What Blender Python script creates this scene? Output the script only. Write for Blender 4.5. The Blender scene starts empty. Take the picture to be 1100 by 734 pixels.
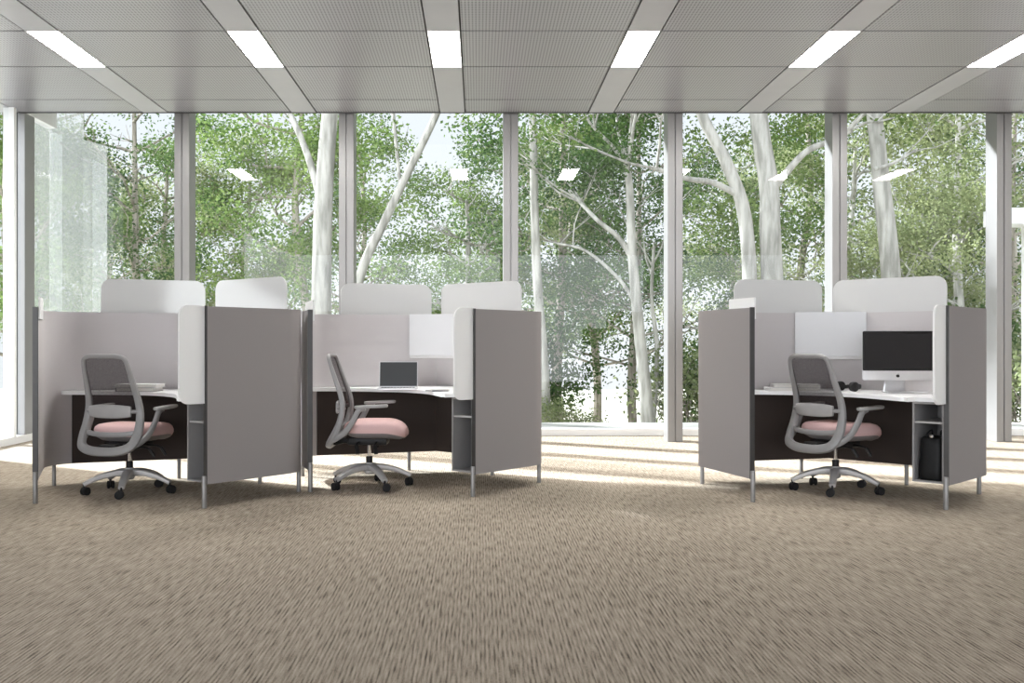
import bpy, bmesh, math, random
from mathutils import Vector, Matrix, noise
random.seed(7)
C = bpy.context.scene.collection
PI = math.pi
def R(a): return math.radians(a)

# ------------------------------------------------------------------ materials
def new_mat(name):
    m = bpy.data.materials.new(name); m.use_nodes = True
    nt = m.node_tree; nt.nodes.clear()
    out = nt.nodes.new('ShaderNodeOutputMaterial')
    return m, nt, out
def pbr(name, col, rough=.6, metal=0.0, var=.06, scale=30.0, bump=0.0, spec=.5, coat=0.0):
    m, nt, out = new_mat(name)
    b = nt.nodes.new('ShaderNodeBsdfPrincipled')
    b.inputs['Roughness'].default_value = rough; b.inputs['Metallic'].default_value = metal
    b.inputs['Specular IOR Level'].default_value = spec
    b.inputs['Coat Weight'].default_value = coat
    tc = nt.nodes.new('ShaderNodeTexCoord'); n = nt.nodes.new('ShaderNodeTexNoise')
    n.inputs['Scale'].default_value = scale; n.inputs['Detail'].default_value = 3
    nt.links.new(tc.outputs['Object'], n.inputs['Vector'])
    r = nt.nodes.new('ShaderNodeValToRGB')
    r.color_ramp.elements[0].position = .3; r.color_ramp.elements[1].position = .7
    r.color_ramp.elements[0].color = [c*(1-var) for c in col]+[1]
    r.color_ramp.elements[1].color = [min(1, c*(1+var)) for c in col]+[1]
    nt.links.new(n.outputs['Fac'], r.inputs['Fac']); nt.links.new(r.outputs['Color'], b.inputs['Base Color'])
    if bump:
        bp = nt.nodes.new('ShaderNodeBump'); bp.inputs['Strength'].default_value = bump; bp.inputs['Distance'].default_value = .002
        nt.links.new(n.outputs['Fac'], bp.inputs['Height']); nt.links.new(bp.outputs['Normal'], b.inputs['Normal'])
    nt.links.new(b.outputs['BSDF'], out.inputs['Surface'])
    return m
def emit(name, col, s):
    m, nt, out = new_mat(name); e = nt.nodes.new('ShaderNodeEmission')
    e.inputs['Color'].default_value = list(col)+[1]; e.inputs['Strength'].default_value = s
    nt.links.new(e.outputs[0], out.inputs['Surface']); return m
def glass_mat(name, tint=(.96,.98,.97), ior=1.5):
    m, nt, out = new_mat(name)
    t = nt.nodes.new('ShaderNodeBsdfTransparent'); t.inputs[0].default_value = list(tint)+[1]
    g = nt.nodes.new('ShaderNodeBsdfGlossy'); g.inputs['Roughness'].default_value = 0.0
    f = nt.nodes.new('ShaderNodeFresnel'); f.inputs['IOR'].default_value = ior
    mx = nt.nodes.new('ShaderNodeMixShader')
    nt.links.new(f.outputs[0], mx.inputs[0]); nt.links.new(t.outputs[0], mx.inputs[1]); nt.links.new(g.outputs[0], mx.inputs[2])
    nt.links.new(mx.outputs[0], out.inputs['Surface']); return m
def frosted(name, col, trans=.5, clear=.0):
    m, nt, out = new_mat(name)
    d = nt.nodes.new('ShaderNodeBsdfDiffuse'); d.inputs[0].default_value = list(col)+[1]
    t = nt.nodes.new('ShaderNodeBsdfTranslucent'); t.inputs[0].default_value = list(col)+[1]
    mx = nt.nodes.new('ShaderNodeMixShader'); mx.inputs[0].default_value = trans
    nt.links.new(d.outputs[0], mx.inputs[1]); nt.links.new(t.outputs[0], mx.inputs[2])
    last = mx
    if clear:
        tr = nt.nodes.new('ShaderNodeBsdfTransparent'); m2 = nt.nodes.new('ShaderNodeMixShader'); m2.inputs[0].default_value = clear
        nt.links.new(mx.outputs[0], m2.inputs[1]); nt.links.new(tr.outputs[0], m2.inputs[2]); last = m2
    nt.links.new(last.outputs[0], out.inputs['Surface']); return m

def math_node(nt, op, a, b=None):
    n = nt.nodes.new('ShaderNodeMath'); n.operation = op
    for i, v in enumerate((a, b)):
        if v is None: continue
        if isinstance(v, (int, float)): n.inputs[i].default_value = v
        else: nt.links.new(v, n.inputs[i])
    return n.outputs[0]

def carpet_mat():
    m, nt, out = new_mat('carpet')
    b = nt.nodes.new('ShaderNodeBsdfPrincipled'); b.inputs['Roughness'].default_value = .95; b.inputs['Specular IOR Level'].default_value = .1
    tc = nt.nodes.new('ShaderNodeTexCoord')
    def tex(sx, sy, det=2):
        mp = nt.nodes.new('ShaderNodeMapping'); mp.inputs['Scale'].default_value = (sx, sy, 1)
        n = nt.nodes.new('ShaderNodeTexNoise'); n.inputs['Scale'].default_value = 1; n.inputs['Detail'].default_value = det
        nt.links.new(tc.outputs['Object'], mp.inputs['Vector']); nt.links.new(mp.outputs[0], n.inputs['Vector'])
        return n.outputs['Fac']
    streak = tex(110, 7, 1); fine = tex(260, 60, 2); big = tex(.9, .7, 3)
    sep = nt.nodes.new('ShaderNodeSeparateXYZ'); nt.links.new(tc.outputs['Object'], sep.inputs[0])
    wob = math_node(nt, 'MULTIPLY', tex(5, 5, 2), 3.2)
    rib = math_node(nt, 'SINE', math_node(nt, 'ADD', math_node(nt, 'MULTIPLY', sep.outputs[0], 2*PI/.0165), wob))
    rib = math_node(nt, 'ADD', math_node(nt, 'MULTIPLY', rib, .5), .5)
    v = math_node(nt, 'MULTIPLY', rib, .24)
    v = math_node(nt, 'ADD', v, math_node(nt, 'MULTIPLY', streak, 1.02))
    v = math_node(nt, 'ADD', v, math_node(nt, 'MULTIPLY', fine, .45))
    v = math_node(nt, 'ADD', v, math_node(nt, 'MULTIPLY', big, .18))
    v = math_node(nt, 'SUBTRACT', v, .5)
    r = nt.nodes.new('ShaderNodeValToRGB')
    e = r.color_ramp.elements
    e[0].position = .08; e[0].color = (.11, .088, .067, 1)
    e[1].position = .9; e[1].color = (.60, .52, .425, 1)
    k = e.new(.45); k.color = (.40, .338, .265, 1)
    nt.links.new(v, r.inputs['Fac']); nt.links.new(r.outputs[0], b.inputs['Base Color'])
    bp = nt.nodes.new('ShaderNodeBump'); bp.inputs['Strength'].default_value = .35; bp.inputs['Distance'].default_value = .004
    nt.links.new(v, bp.inputs['Height']); nt.links.new(bp.outputs[0], b.inputs['Normal'])
    nt.links.new(b.outputs[0], out.inputs['Surface']); return m
def perforated_mat():
    m, nt, out = new_mat('perforated_metal')
    b = nt.nodes.new('ShaderNodeBsdfPrincipled'); b.inputs['Roughness'].default_value = .33; b.inputs['Metallic'].default_value = .25
    tc = nt.nodes.new('ShaderNodeTexCoord'); sep = nt.nodes.new('ShaderNodeSeparateXYZ')
    nt.links.new(tc.outputs['Object'], sep.inputs[0])
    sx = math_node(nt, 'SINE', math_node(nt, 'MULTIPLY', sep.outputs[0], 2*PI/.028))
    sy = math_node(nt, 'SINE', math_node(nt, 'MULTIPLY', sep.outputs[1], 2*PI/.056))
    h = math_node(nt, 'ADD', sx, math_node(nt, 'MULTIPLY', sy, .55))
    h = math_node(nt, 'MULTIPLY', math_node(nt, 'ADD', h, 1.55), 1/3.1)
    r = nt.nodes.new('ShaderNodeValToRGB'); e = r.color_ramp.elements
    e[0].position = .5; e[0].color = (.36, .35, .37, 1); e[1].position = .8; e[1].color = (.16, .155, .16, 1)
    nt.links.new(h, r.inputs[0]); nt.links.new(r.outputs[0], b.inputs['Base Color'])
    nt.links.new(b.outputs[0], out.inputs['Surface']); return m
def leaf_mat(name, c1, c2, sc=.8):
    m, nt, out = new_mat(name)
    tc = nt.nodes.new('ShaderNodeTexCoord'); n = nt.nodes.new('ShaderNodeTexNoise'); n.inputs['Scale'].default_value = sc; n.inputs['Detail'].default_value = 6
    n.inputs['Roughness'].default_value = .8
    nt.links.new(tc.outputs['Object'], n.inputs['Vector'])
    r = nt.nodes.new('ShaderNodeValToRGB'); e = r.color_ramp.elements
    e[0].position = .35; e[0].color = list(c1)+[1]; e[1].position = .68; e[1].color = list(c2)+[1]
    nt.links.new(n.outputs['Fac'], r.inputs[0])
    d = nt.nodes.new('ShaderNodeBsdfDiffuse'); t = nt.nodes.new('ShaderNodeBsdfTranslucent')
    mx = nt.nodes.new('ShaderNodeMixShader'); mx.inputs[0].default_value = .45
    nt.links.new(r.outputs[0], d.inputs[0]); nt.links.new(r.outputs[0], t.inputs[0])
    nt.links.new(d.outputs[0], mx.inputs[1]); nt.links.new(t.outputs[0], mx.inputs[2]); nt.links.new(mx.outputs[0], out.inputs['Surface'])
    return m
def bark_mat(name, c1, c2):
    m, nt, out = new_mat(name)
    b = nt.nodes.new('ShaderNodeBsdfPrincipled'); b.inputs['Roughness'].default_value = .9
    tc = nt.nodes.new('ShaderNodeTexCoord'); mp = nt.nodes.new('ShaderNodeMapping'); mp.inputs['Scale'].default_value = (5, 5, .9)
    n = nt.nodes.new('ShaderNodeTexNoise'); n.inputs['Scale'].default_value = 1.6; n.inputs['Detail'].default_value = 5
    nt.links.new(tc.outputs['Object'], mp.inputs[0]); nt.links.new(mp.outputs[0], n.inputs['Vector'])
    r = nt.nodes.new('ShaderNodeValToRGB'); e = r.color_ramp.elements
    e[0].position = .38; e[0].color = list(c1)+[1]; e[1].position = .62; e[1].color = list(c2)+[1]
    nt.links.new(n.outputs['Fac'], r.inputs[0]); nt.links.new(r.outputs[0], b.inputs['Base Color'])
    nt.links.new(b.outputs[0], out.inputs['Surface']); return m

M = dict(
    carpet=carpet_mat(), perf=perforated_mat(),
    strip=pbr('strip_metal', (.395,.39,.41), .38, .2, .02, 4),
    dark_gap=pbr('ceiling_void', (.05,.047,.045), .9),
    light=emit('lamp_glow', (1,.985,.96), 30.0),
    lamp_white=pbr('lamp_white', (.8,.8,.8), .4),
    alu=pbr('window_aluminium', (.25,.243,.24), .35, .3, .02, 3),
    white_paint=pbr('white_paint', (.82,.82,.81), .5, 0, .02, 3),
    glass=glass_mat('window_glass'),
    lining=pbr('lining_fabric', (.55,.522,.522), .9, 0, .04, 900, .3, .15),
    fabric=pbr('grey_fabric', (.30,.278,.275), .9, 0, .05, 900, .3, .15),
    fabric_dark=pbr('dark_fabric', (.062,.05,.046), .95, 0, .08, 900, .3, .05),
    trim=pbr('dark_trim', (.075,.073,.072), .35, .7, .05, 20),
    steel=pbr('steel_leg', (.27,.26,.25), .48, .6, .04, 30),
    frost=frosted('frosted_acrylic', (.68,.68,.675), .27, .08),
    haze=frosted('reflection_haze', (.34,.345,.33), .5, .66),  # pale see-through mix imitating a reflection haze in the glass
    white_flap=frosted('white_acrylic', (.93,.93,.92), .25, 0),
    white_gloss=pbr('white_laminate', (.93,.93,.93), .3, 0, .01, 5),
    bin_white=pbr('bin_white', (.72,.72,.725), .45, 0, .01, 5),
    bin_lip=pbr('bin_lip', (.70,.69,.68), .4, 0, .02, 5),
    cab=pbr('cabinet_grey', (.25,.24,.237), .5, 0, .03, 10),
    plastic=pbr('grey_plastic', (.27,.262,.257), .42, 0, .03, 15),
    plastic_light=pbr('light_grey_plastic', (.34,.33,.322), .42, 0, .03, 15),
    black=pbr('black_plastic', (.012,.011,.011), .5, 0, .1, 20, 0, .25),
    rubber=pbr('black_rubber', (.014,.013,.013), .7, 0, .1, 20, 0, .2),
    chrome=pbr('chrome', (.75,.74,.73), .12, 1, .02, 20),
    castalu=pbr('cast_aluminium', (.50,.48,.465), .5, .35, .03, 20),
    pink=pbr('pink_fabric', (.63,.43,.415), .92, 0, .06, 700, .35, .15),
    pinkgrey=pbr('seat_underside', (.20,.18,.178), .7, 0, .05, 40),
    screen=pbr('screen_black', (.008,.008,.009), .14, 0, 0, 5, 0, .5),
    laptop_screen=pbr('laptop_screen', (.035,.037,.038), .3, 0, .02, 5),
    silver=pbr('silver_metal', (.68,.68,.69), .3, .6, .02, 10),
    bag=pbr('bag_leather', (.007,.007,.007), .5, 0, .2, 60, .3, .2),
    paper=pbr('book_paper', (.72,.70,.66), .8, 0, .05, 200),
    cover_dark=pbr('book_cover_dark', (.07,.065,.065), .5, 0, .05, 20),
    cover_grey=pbr('book_cover_grey', (.45,.44,.43), .5, 0, .05, 20),
    cover_white=pbr('book_cover_white', (.74,.74,.73), .5, 0, .03, 20),
    leaf_a=leaf_mat('leaf_mid', (.05,.10,.03), (.25,.32,.11)),
    leaf_b=leaf_mat('leaf_olive', (.11,.15,.065), (.40,.43,.22)),
    leaf_c=leaf_mat('leaf_dark', (.028,.066,.024), (.135,.20,.07)),
    bark=bark_mat('bark_pale', (.24,.23,.20), (.46,.44,.395)),
    bark_b=bark_mat('bark_brown', (.18,.155,.125), (.36,.325,.27)),
    ground=pbr('outside_ground', (.66,.63,.52), .95, 0, .25, 1.2),
    terrace=pbr('outside_terrace', (.68,.66,.62), .8, 0, .05, 3),
    render_wall=pbr('outside_render', (.78,.77,.74), .8, 0, .04, 3),
)
def chair_mesh_mat():
    m, nt, out = new_mat('chair_mesh')
    d = nt.nodes.new('ShaderNodeBsdfDiffuse'); d.inputs[0].default_value = (.042,.034,.034,1)
    t = nt.nodes.new('ShaderNodeBsdfTransparent'); mx = nt.nodes.new('ShaderNodeMixShader')
    tc = nt.nodes.new('ShaderNodeTexCoord'); n = nt.nodes.new('ShaderNodeTexNoise'); n.inputs['Scale'].default_value = 260
    nt.links.new(tc.outputs['Object'], n.inputs['Vector'])
    f = math_node(nt, 'MULTIPLY', n.outputs['Fac'], .6)
    nt.links.new(f, mx.inputs[0]); nt.links.new(d.outputs[0], mx.inputs[1]); nt.links.new(t.outputs[0], mx.inputs[2])
    nt.links.new(mx.outputs[0], out.inputs['Surface']); return m
M['mesh'] = chair_mesh_mat()

# ------------------------------------------------------------------ mesh helpers
def link(name, bm, mat, parent=None, smooth=False, mats=None):
    me = bpy.data.meshes.new(name); bm.normal_update(); bm.to_mesh(me); bm.free()
    me.materials.append(M[mat] if isinstance(mat, str) else mat)
    for x in (mats or []): me.materials.append(M[x])
    if smooth:
        me.shade_smooth()
        try: me.set_sharp_from_angle(angle=R(38))
        except Exception: pass
    o = bpy.data.objects.new(name, me); C.objects.link(o)
    if parent is not None: o.parent = parent
    return o
def thing(name, label, cat, loc=(0,0,0), rz=0, group=None):
    o = bpy.data.objects.new(name, None); C.objects.link(o); o.empty_display_size = .1
    o.location = loc; o.rotation_euler = (0,0,rz); tag(o, label, cat, group); return o
def tag(o, label, cat, group=None):
    o['label'] = label; o['category'] = cat
    if group: o['group'] = group
    return o
def struct(o, label=None, cat=None):
    o['kind'] = 'structure'
    if label: o['label'] = label
    if cat: o['category'] = cat
    return o
def box(bm, x0, x1, y0, y1, z0, z1, bev=0.0, mtx=None):
    r = bmesh.ops.create_cube(bm, size=1)
    vs = r['verts']
    for v in vs:
        v.co = Vector(((x0+x1)/2+v.co.x*(x1-x0), (y0+y1)/2+v.co.y*(y1-y0), (z0+z1)/2+v.co.z*(z1-z0)))
    if bev > 0:
        es = list({e for v in vs for e in v.link_edges})
        rr = bmesh.ops.bevel(bm, geom=es, offset=bev, segments=2, affect='EDGES', profile=.6)
        vs = list({v for f in rr['faces'] for v in f.verts} | {v for v in vs if v.is_valid})
        # include whole island
        seen = set(vs); stack = list(vs)
        while stack:
            v = stack.pop()
            for e in v.link_edges:
                w = e.other_vert(v)
                if w not in seen: seen.add(w); stack.append(w)
        vs = list(seen)
    if mtx is not None:
        for v in vs: v.co = mtx @ v.co
    return vs
def prism(bm, pts, z0, z1, mtx=None):
    """extrude a plan polygon between two heights"""
    lo = [bm.verts.new((p[0], p[1], z0)) for p in pts]; hi = [bm.verts.new((p[0], p[1], z1)) for p in pts]
    n = len(pts)
    bm.faces.new(lo[::-1]); bm.faces.new(hi)
    for i in range(n): bm.faces.new((lo[i], lo[(i+1)%n], hi[(i+1)%n], hi[i]))
    if mtx is not None:
        for v in lo+hi: v.co = mtx @ v.co
def catmull(pts, n=6, closed=False):
    P = [Vector(p) for p in pts]; N = len(P); out = []
    segs = N if closed else N-1
    for i in range(segs):
        if closed: p0, p1, p2, p3 = P[i-1], P[i], P[(i+1)%N], P[(i+2)%N]
        else: p0, p1, p2, p3 = P[max(i-1,0)], P[i], P[i+1], P[min(i+2,N-1)]
        for k in range(n):
            t = k/n
            out.append(.5*((2*p1)+(-p0+p2)*t+(2*p0-5*p1+4*p2-p3)*t*t+(-p0+3*p1-3*p2+p3)*t**3))
    if not closed: out.append(P[-1].copy())
    return out
def sweep(bm, path, prof, closed=False, up=Vector((0,0,1)), seg=10, power=2.0):
    """prof(i, n) -> (a, b): half sizes along side and along normal"""
    n = len(path); rings = []
    for i, p in enumerate(path):
        if closed: t = path[(i+1)%n]-path[i-1]
        else: t = path[min(i+1,n-1)]-path[max(i-1,0)]
        if t.length < 1e-9: t = Vector((0,0,1))
        t.normalize()
        s = t.cross(up)
        if s.length < 1e-4: s = t.cross(Vector((0,1,0)))
        s.normalize(); w = s.cross(t).normalized()
        a, b = prof(i, n); ring = []
        for k in range(seg):
            an = 2*PI*k/seg; c, d = math.cos(an), math.sin(an)
            c = math.copysign(abs(c)**(2/power), c); d = math.copysign(abs(d)**(2/power), d)
            ring.append(bm.verts.new(p+s*c*a+w*d*b))
        rings.append(ring)
    m = n if closed else n-1
    for i in range(m):
        A, B = rings[i], rings[(i+1)%n]
        for k in range(seg): bm.faces.new((A[k], A[(k+1)%seg], B[(k+1)%seg], B[k]))
    if not closed:
        bm.faces.new(rings[0][::-1]); bm.faces.new(rings[-1])
def tube(bm, pts, r0, r1=None, seg=10, smooth=1):
    path = catmull(pts, smooth) if smooth > 1 else [Vector(p) for p in pts]
    r1 = r0 if r1 is None else r1
    sweep(bm, path, lambda i, n: ((r0+(r1-r0)*i/max(1,n-1)),)*2, seg=seg, up=Vector((.13,.21,.97)))
def lathe(bm, prof, cx=0, cy=0, seg=20):
    rings = []
    for r, z in prof:
        rings.append([bm.verts.new((cx+r*math.cos(2*PI*k/seg), cy+r*math.sin(2*PI*k/seg), z)) for k in range(seg)])
    for A, B in zip(rings, rings[1:]):
        for k in range(seg): bm.faces.new((A[k], A[(k+1)%seg], B[(k+1)%seg], B[k]))
    bm.faces.new(rings[0][::-1]); bm.faces.new(rings[-1])
def loft_super(bm, layers, w, d, power=4.0, seg=40, warp=None):
    """stack of super-ellipse outlines: layers = (scale, z)"""
    rings = []
    for s, z in layers:
        ring = []
        for k in range(seg):
            an = 2*PI*k/seg; c, q = math.cos(an), math.sin(an)
            x = math.copysign(abs(c)**(2/power), c)*w/2; y = math.copysign(abs(q)**(2/power), q)*d/2
            inset = (1-s)*min(w,d)/2
            x -= math.copysign(min(abs(x), inset*abs(x)/(w/2)), x); y -= math.copysign(min(abs(y), inset*abs(y)/(d/2)), y)
            co = Vector((x, y, z))
            ring.append(bm.verts.new(warp(co) if warp else co))
        rings.append(ring)
    for A, B in zip(rings, rings[1:]):
        for k in range(seg): bm.faces.new((A[k], A[(k+1)%seg], B[(k+1)%seg], B[k]))
    bm.faces.new(rings[0][::-1]); bm.faces.new(rings[-1])
def rounded_rect(x0, x1, z0, z1, r, n=6, corners=(1,1,1,1)):
    """corners: bl, br, tr, tl"""
    pts = []
    for (cx, cz, a0, on, px, pz) in ((x0+r, z0+r, 180, corners[0], x0, z0), (x1-r, z0+r, 270, corners[1], x1, z0),
                                     (x1-r, z1-r, 0, corners[2], x1, z1), (x0+r, z1-r, 90, corners[3], x0, z1)):
        if on:
            for k in range(n+1):
                a = R(a0+90*k/n); pts.append((cx+r*math.cos(a), cz+r*math.sin(a)))
        else: pts.append((px, pz))
    return pts
def plate(bm, outline, t, mtx):
    """outline in local (x,z), thickness t along local y, moved by mtx"""
    A = [bm.verts.new(mtx @ Vector((p[0], -t/2, p[1]))) for p in outline]
    B = [bm.verts.new(mtx @ Vector((p[0], t/2, p[1]))) for p in outline]
    n = len(outline)
    bm.faces.new(A); bm.faces.new(B[::-1])
    for i in range(n): bm.faces.new((A[(i+1)%n], A[i], B[i], B[(i+1)%n]))
def ribbon(bm, line, t, z0, z1, inner=None):
    """upright panel of thickness t along a plan polyline"""
    L = [Vector((p[0], p[1])) for p in line]; n = len(L); inn, outr = [], []
    for i, p in enumerate(L):
        d = (L[min(i+1,n-1)]-L[max(i-1,0)]).normalized(); nn = Vector((-d.y, d.x))
        inn.append(p+nn*t/2); outr.append(p-nn*t/2)
    rows = []
    for a, b in zip(inn, outr):
        rows.append([bm.verts.new((a.x,a.y,z0)), bm.verts.new((b.x,b.y,z0)), bm.verts.new((b.x,b.y,z1)), bm.verts.new((a.x,a.y,z1))])
    for A, B in zip(rows, rows[1:]):
        for k in range(4):
            f = bm.faces.new((A[k], B[k], B[(k+1)%4], A[(k+1)%4]))
            if k == inner: f.material_index = 1
    bm.faces.new(rows[0]); bm.faces.new(rows[-1][::-1])
def fillet(p0, c, p1, r, n=10):
    p0, c, p1 = Vector(p0), Vector(c), Vector(p1)
    a, b = (p0-c).normalized(), (p1-c).normalized()
    ang = a.angle(b); L = r/math.tan(ang/2)
    s, e = c+a*L, c+b*L; o = c+(a+b).normalized()*(r/math.sin(ang/2))
    out = []
    a0 = math.atan2((s-o).y, (s-o).x); a1 = math.atan2((e-o).y, (e-o).x)
    da = (a1-a0+PI)%(2*PI)-PI
    for k in range(n+1): out.append(Vector((o.x+r*math.cos(a0+da*k/n), o.y+r*math.sin(a0+da*k/n))))
    return out

# ------------------------------------------------------------------ camera (level, slight lens shift)
CAMZ, F = 1.12, 1050.0
cam = bpy.data.cameras.new('camera'); cam.sensor_width = 36; cam.lens = 36*F/1100
cam.shift_x = 36/1100; cam.shift_y = 3/1100; cam.clip_end = 400
co = bpy.data.objects.new('camera', cam); C.objects.link(co)
co.location = (0,0,CAMZ); co.rotation_euler = (R(90),0,0)
bpy.context.scene.camera = co
def at(px, py, d):
    return Vector(((px-514)/F*d, d, CAMZ-(py-370)/F*d))

# ------------------------------------------------------------------ room shell
CEIL, YE, YG, XL, XR, YB = 3.77, 11.15, 12.03, -5.25, 9.2, -5.0
bm = bmesh.new(); box(bm, XL-.1, XR, YB, YG+.1, -.12, 0); struct(link('floor', bm, 'carpet'))
# ceiling: slab, strips, perforated panels
bm = bmesh.new(); box(bm, XL-.1, XR, YB, YE, CEIL+.03, CEIL+.45); box(bm, XL-.1, XR, YE, YG+.15, 4.2, 4.4)
ceil = struct(link('ceiling', bm, 'dark_gap'))
rows = [8.26-1.07*3-1.25*3-.7*1-3.1, 8.26-1.07*2-1.25*3-.7, 8.26-1.07*2-1.25*2-.0, 8.26-1.07-1.25*2, 8.26-1.07-1.25, 8.26-1.25, 8.26, 9.33, 10.58, YE]
rows[0] = YB
SX = [-.297+1.6965*k for k in range(-3, 6)]
SW = .145; G = .007
LIGHT_ROWS = [(8.26, 9.33, 'the window')]
panel_edges = [XL] + [x for s in SX for x in (s-SW, s+SW) if x > XL+.1] + [XR]
# panels between strips
spans = []
prev = XL
for s in SX:
    if s-SW-prev > .05: spans.append((prev, s-SW))
    prev = max(prev, s+SW)
spans.append((prev, XR))
for (xa, xb) in spans:
    for ya, yb in zip(rows, rows[1:]):
        bm = bmesh.new(); box(bm, xa+G, xb-G, ya+.011, yb-.011 if yb < YE else yb, CEIL, CEIL+.03)
        link('panel', bm, 'perf', ceil)
lit = {0: (8.26, 9.33)}
BACK = (.2, 1.27)
for s in SX:
    cuts = [YB, 8.26, 9.33, YE]
    for ya, yb in ((YB, 8.26), (9.33, YE)):
        bm = bmesh.new(); box(bm, s-SW+G, s+SW-G, ya, yb, CEIL-.004, CEIL+.03); link('strip', bm, 'strip', ceil)
bm = bmesh.new(); box(bm, XL-.02, XR, YE, YE+.012, CEIL-.012, 4.2); link('edge_trim', bm, 'trim', ceil)
names = ['leftmost', 'second from the left', 'third from the left', 'fourth from the left', 'fifth from the left', 'sixth from the left', 'seventh', 'eighth']
k = 0
for s in SX:
    if s < XL+.3: continue
    if k > 6: break
    t = thing('ceiling_light', ('bright oblong ceiling light set in a metal strip, %s' % names[k]) if k < 6 else 'bright oblong ceiling light beyond the right edge', 'ceiling light', (s, 8.795, CEIL), 0, 'row of ceiling lights')
    bm = bmesh.new()
    for (a, b, c, d) in ((-SW+G, -SW+G+.008, -.535, .535), (SW-G-.008, SW-G, -.535, .535), (-SW+G+.008, SW-G-.008, -.535, -.527), (-SW+G+.008, SW-G-.008, .527, .535)):
        box(bm, a, b, c, d, -.004, .03)
    link('frame', bm, 'lamp_white', t)
    bm = bmesh.new(); box(bm, -SW+G+.008, SW-G-.008, -.527, .527, -.002, .02, .002); link('diffuser', bm, 'light', t)
    k += 1

# columns in front of the glass, sill, windows
CX = [.37+1.885*i for i in range(-3, 5)]
def column(n, x, y0=11.2, y1=11.45, w=.086):
    bm = bmesh.new()
    box(bm, x-w, x-.006, y0, y1, 0, CEIL+.43, .004); box(bm, x+.006, x+w, y0, y1, 0, CEIL+.43, .004)
    box(bm, x-.006, x+.006, y0+.02, y1-.01, 0, CEIL+.43)
    return struct(link('trim_%d' % n, bm, 'alu'))
for i, x in enumerate(CX): column(i+1, x)
for i in range(len(CX)-1):
    xa, xb = CX[i], CX[i+1]
    bm = bmesh.new()
    box(bm, xa, xb, YG-.06, YG+.06, 0, .085, .004); box(bm, xa, xb, YG-.05, YG+.05, 4.12, 4.2)
    w = struct(link('window_%d' % (i+1), bm, 'white_paint'))
    bm = bmesh.new()
    vs = [bm.verts.new(p) for p in ((xa+.001, YG, .085), (xb-.001, YG, .085), (xb-.001, YG, 4.12), (xa+.001, YG, 4.12))]
    bm.faces.new(vs); link('glass', bm, 'glass', w)
# left glazed wall
bm = bmesh.new(); box(bm, XL-.1, XL+.06, 2.4, 9.75, 0, 4.2); struct(link('wall_left', bm, 'white_paint'))  # out of view; ends placed to shut out sun and let fill light in
ys = [9.75, 10.95, YG]
for i in range(len(ys)-1):
    ya, yb = ys[i], ys[i+1]
    bm = bmesh.new()
    box(bm, XL-.06, XL+.06, ya, yb, 0, .085, .004); box(bm, XL-.06, XL+.06, ya, yb, 3.775, 4.2)
    box(bm, XL-.06, XL+.06, ya-.03, ya+.03, .085, 3.775)
    w = struct(link('window_%d' % (i+8), bm, 'white_paint'))
    bm = bmesh.new()
    vs = [bm.verts.new(p) for p in ((XL, ya+.03, .085), (XL, yb-.03, .085), (XL, yb-.03, 3.775), (XL, ya+.03, 3.775))]
    bm.faces.new(vs); link('glass', bm, 'glass', w)
# right end wall (outside the frame) closes the room
bm = bmesh.new(); box(bm, XR, XR+.15, YB, YG+.1, 0, 4.2); struct(link('wall_right', bm, 'white_paint'))

# ------------------------------------------------------------------ workstations
HW, L, RC = .635, .975, .28      # half opening, wing length, corner radius
WD = Vector((math.sin(R(30)), math.cos(R(30))))
CR = Vector((HW, 0)) + WD*L; CL = Vector((-CR.x, CR.y)); VX = Vector((0, CR.y + CR.x*math.tan(R(30))))
PZ0, PZ1, PT = .163, 1.38, .034
def side_line(sg):
    p0, c, v = Vector((sg*HW, 0)), (CR if sg > 0 else CL), VX
    return [p0] + [p0+(c-p0)*f for f in (.3,)] + fillet(p0, c, v, RC, 14) + [c+(v-c)*.7, v-(v-c).normalized()*.004]
def local_frame(p, d):
    """matrix: local x along d (plan), local y = perpendicular, origin p"""
    d = d.normalized(); n = Vector((-d.y, d.x))
    return Matrix(((d.x, n.x, 0, p.x), (d.y, n.y, 0, p.y), (0, 0, 1, 0), (0, 0, 0, 1)))
def leg_mb(p, z1, r=.017):
    bm = bmesh.new(); lathe(bm, [(r*.95, 0), (r, .004), (r, z1-.003), (r*.9, z1)], p.x, p.y, 18); return bm
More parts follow.
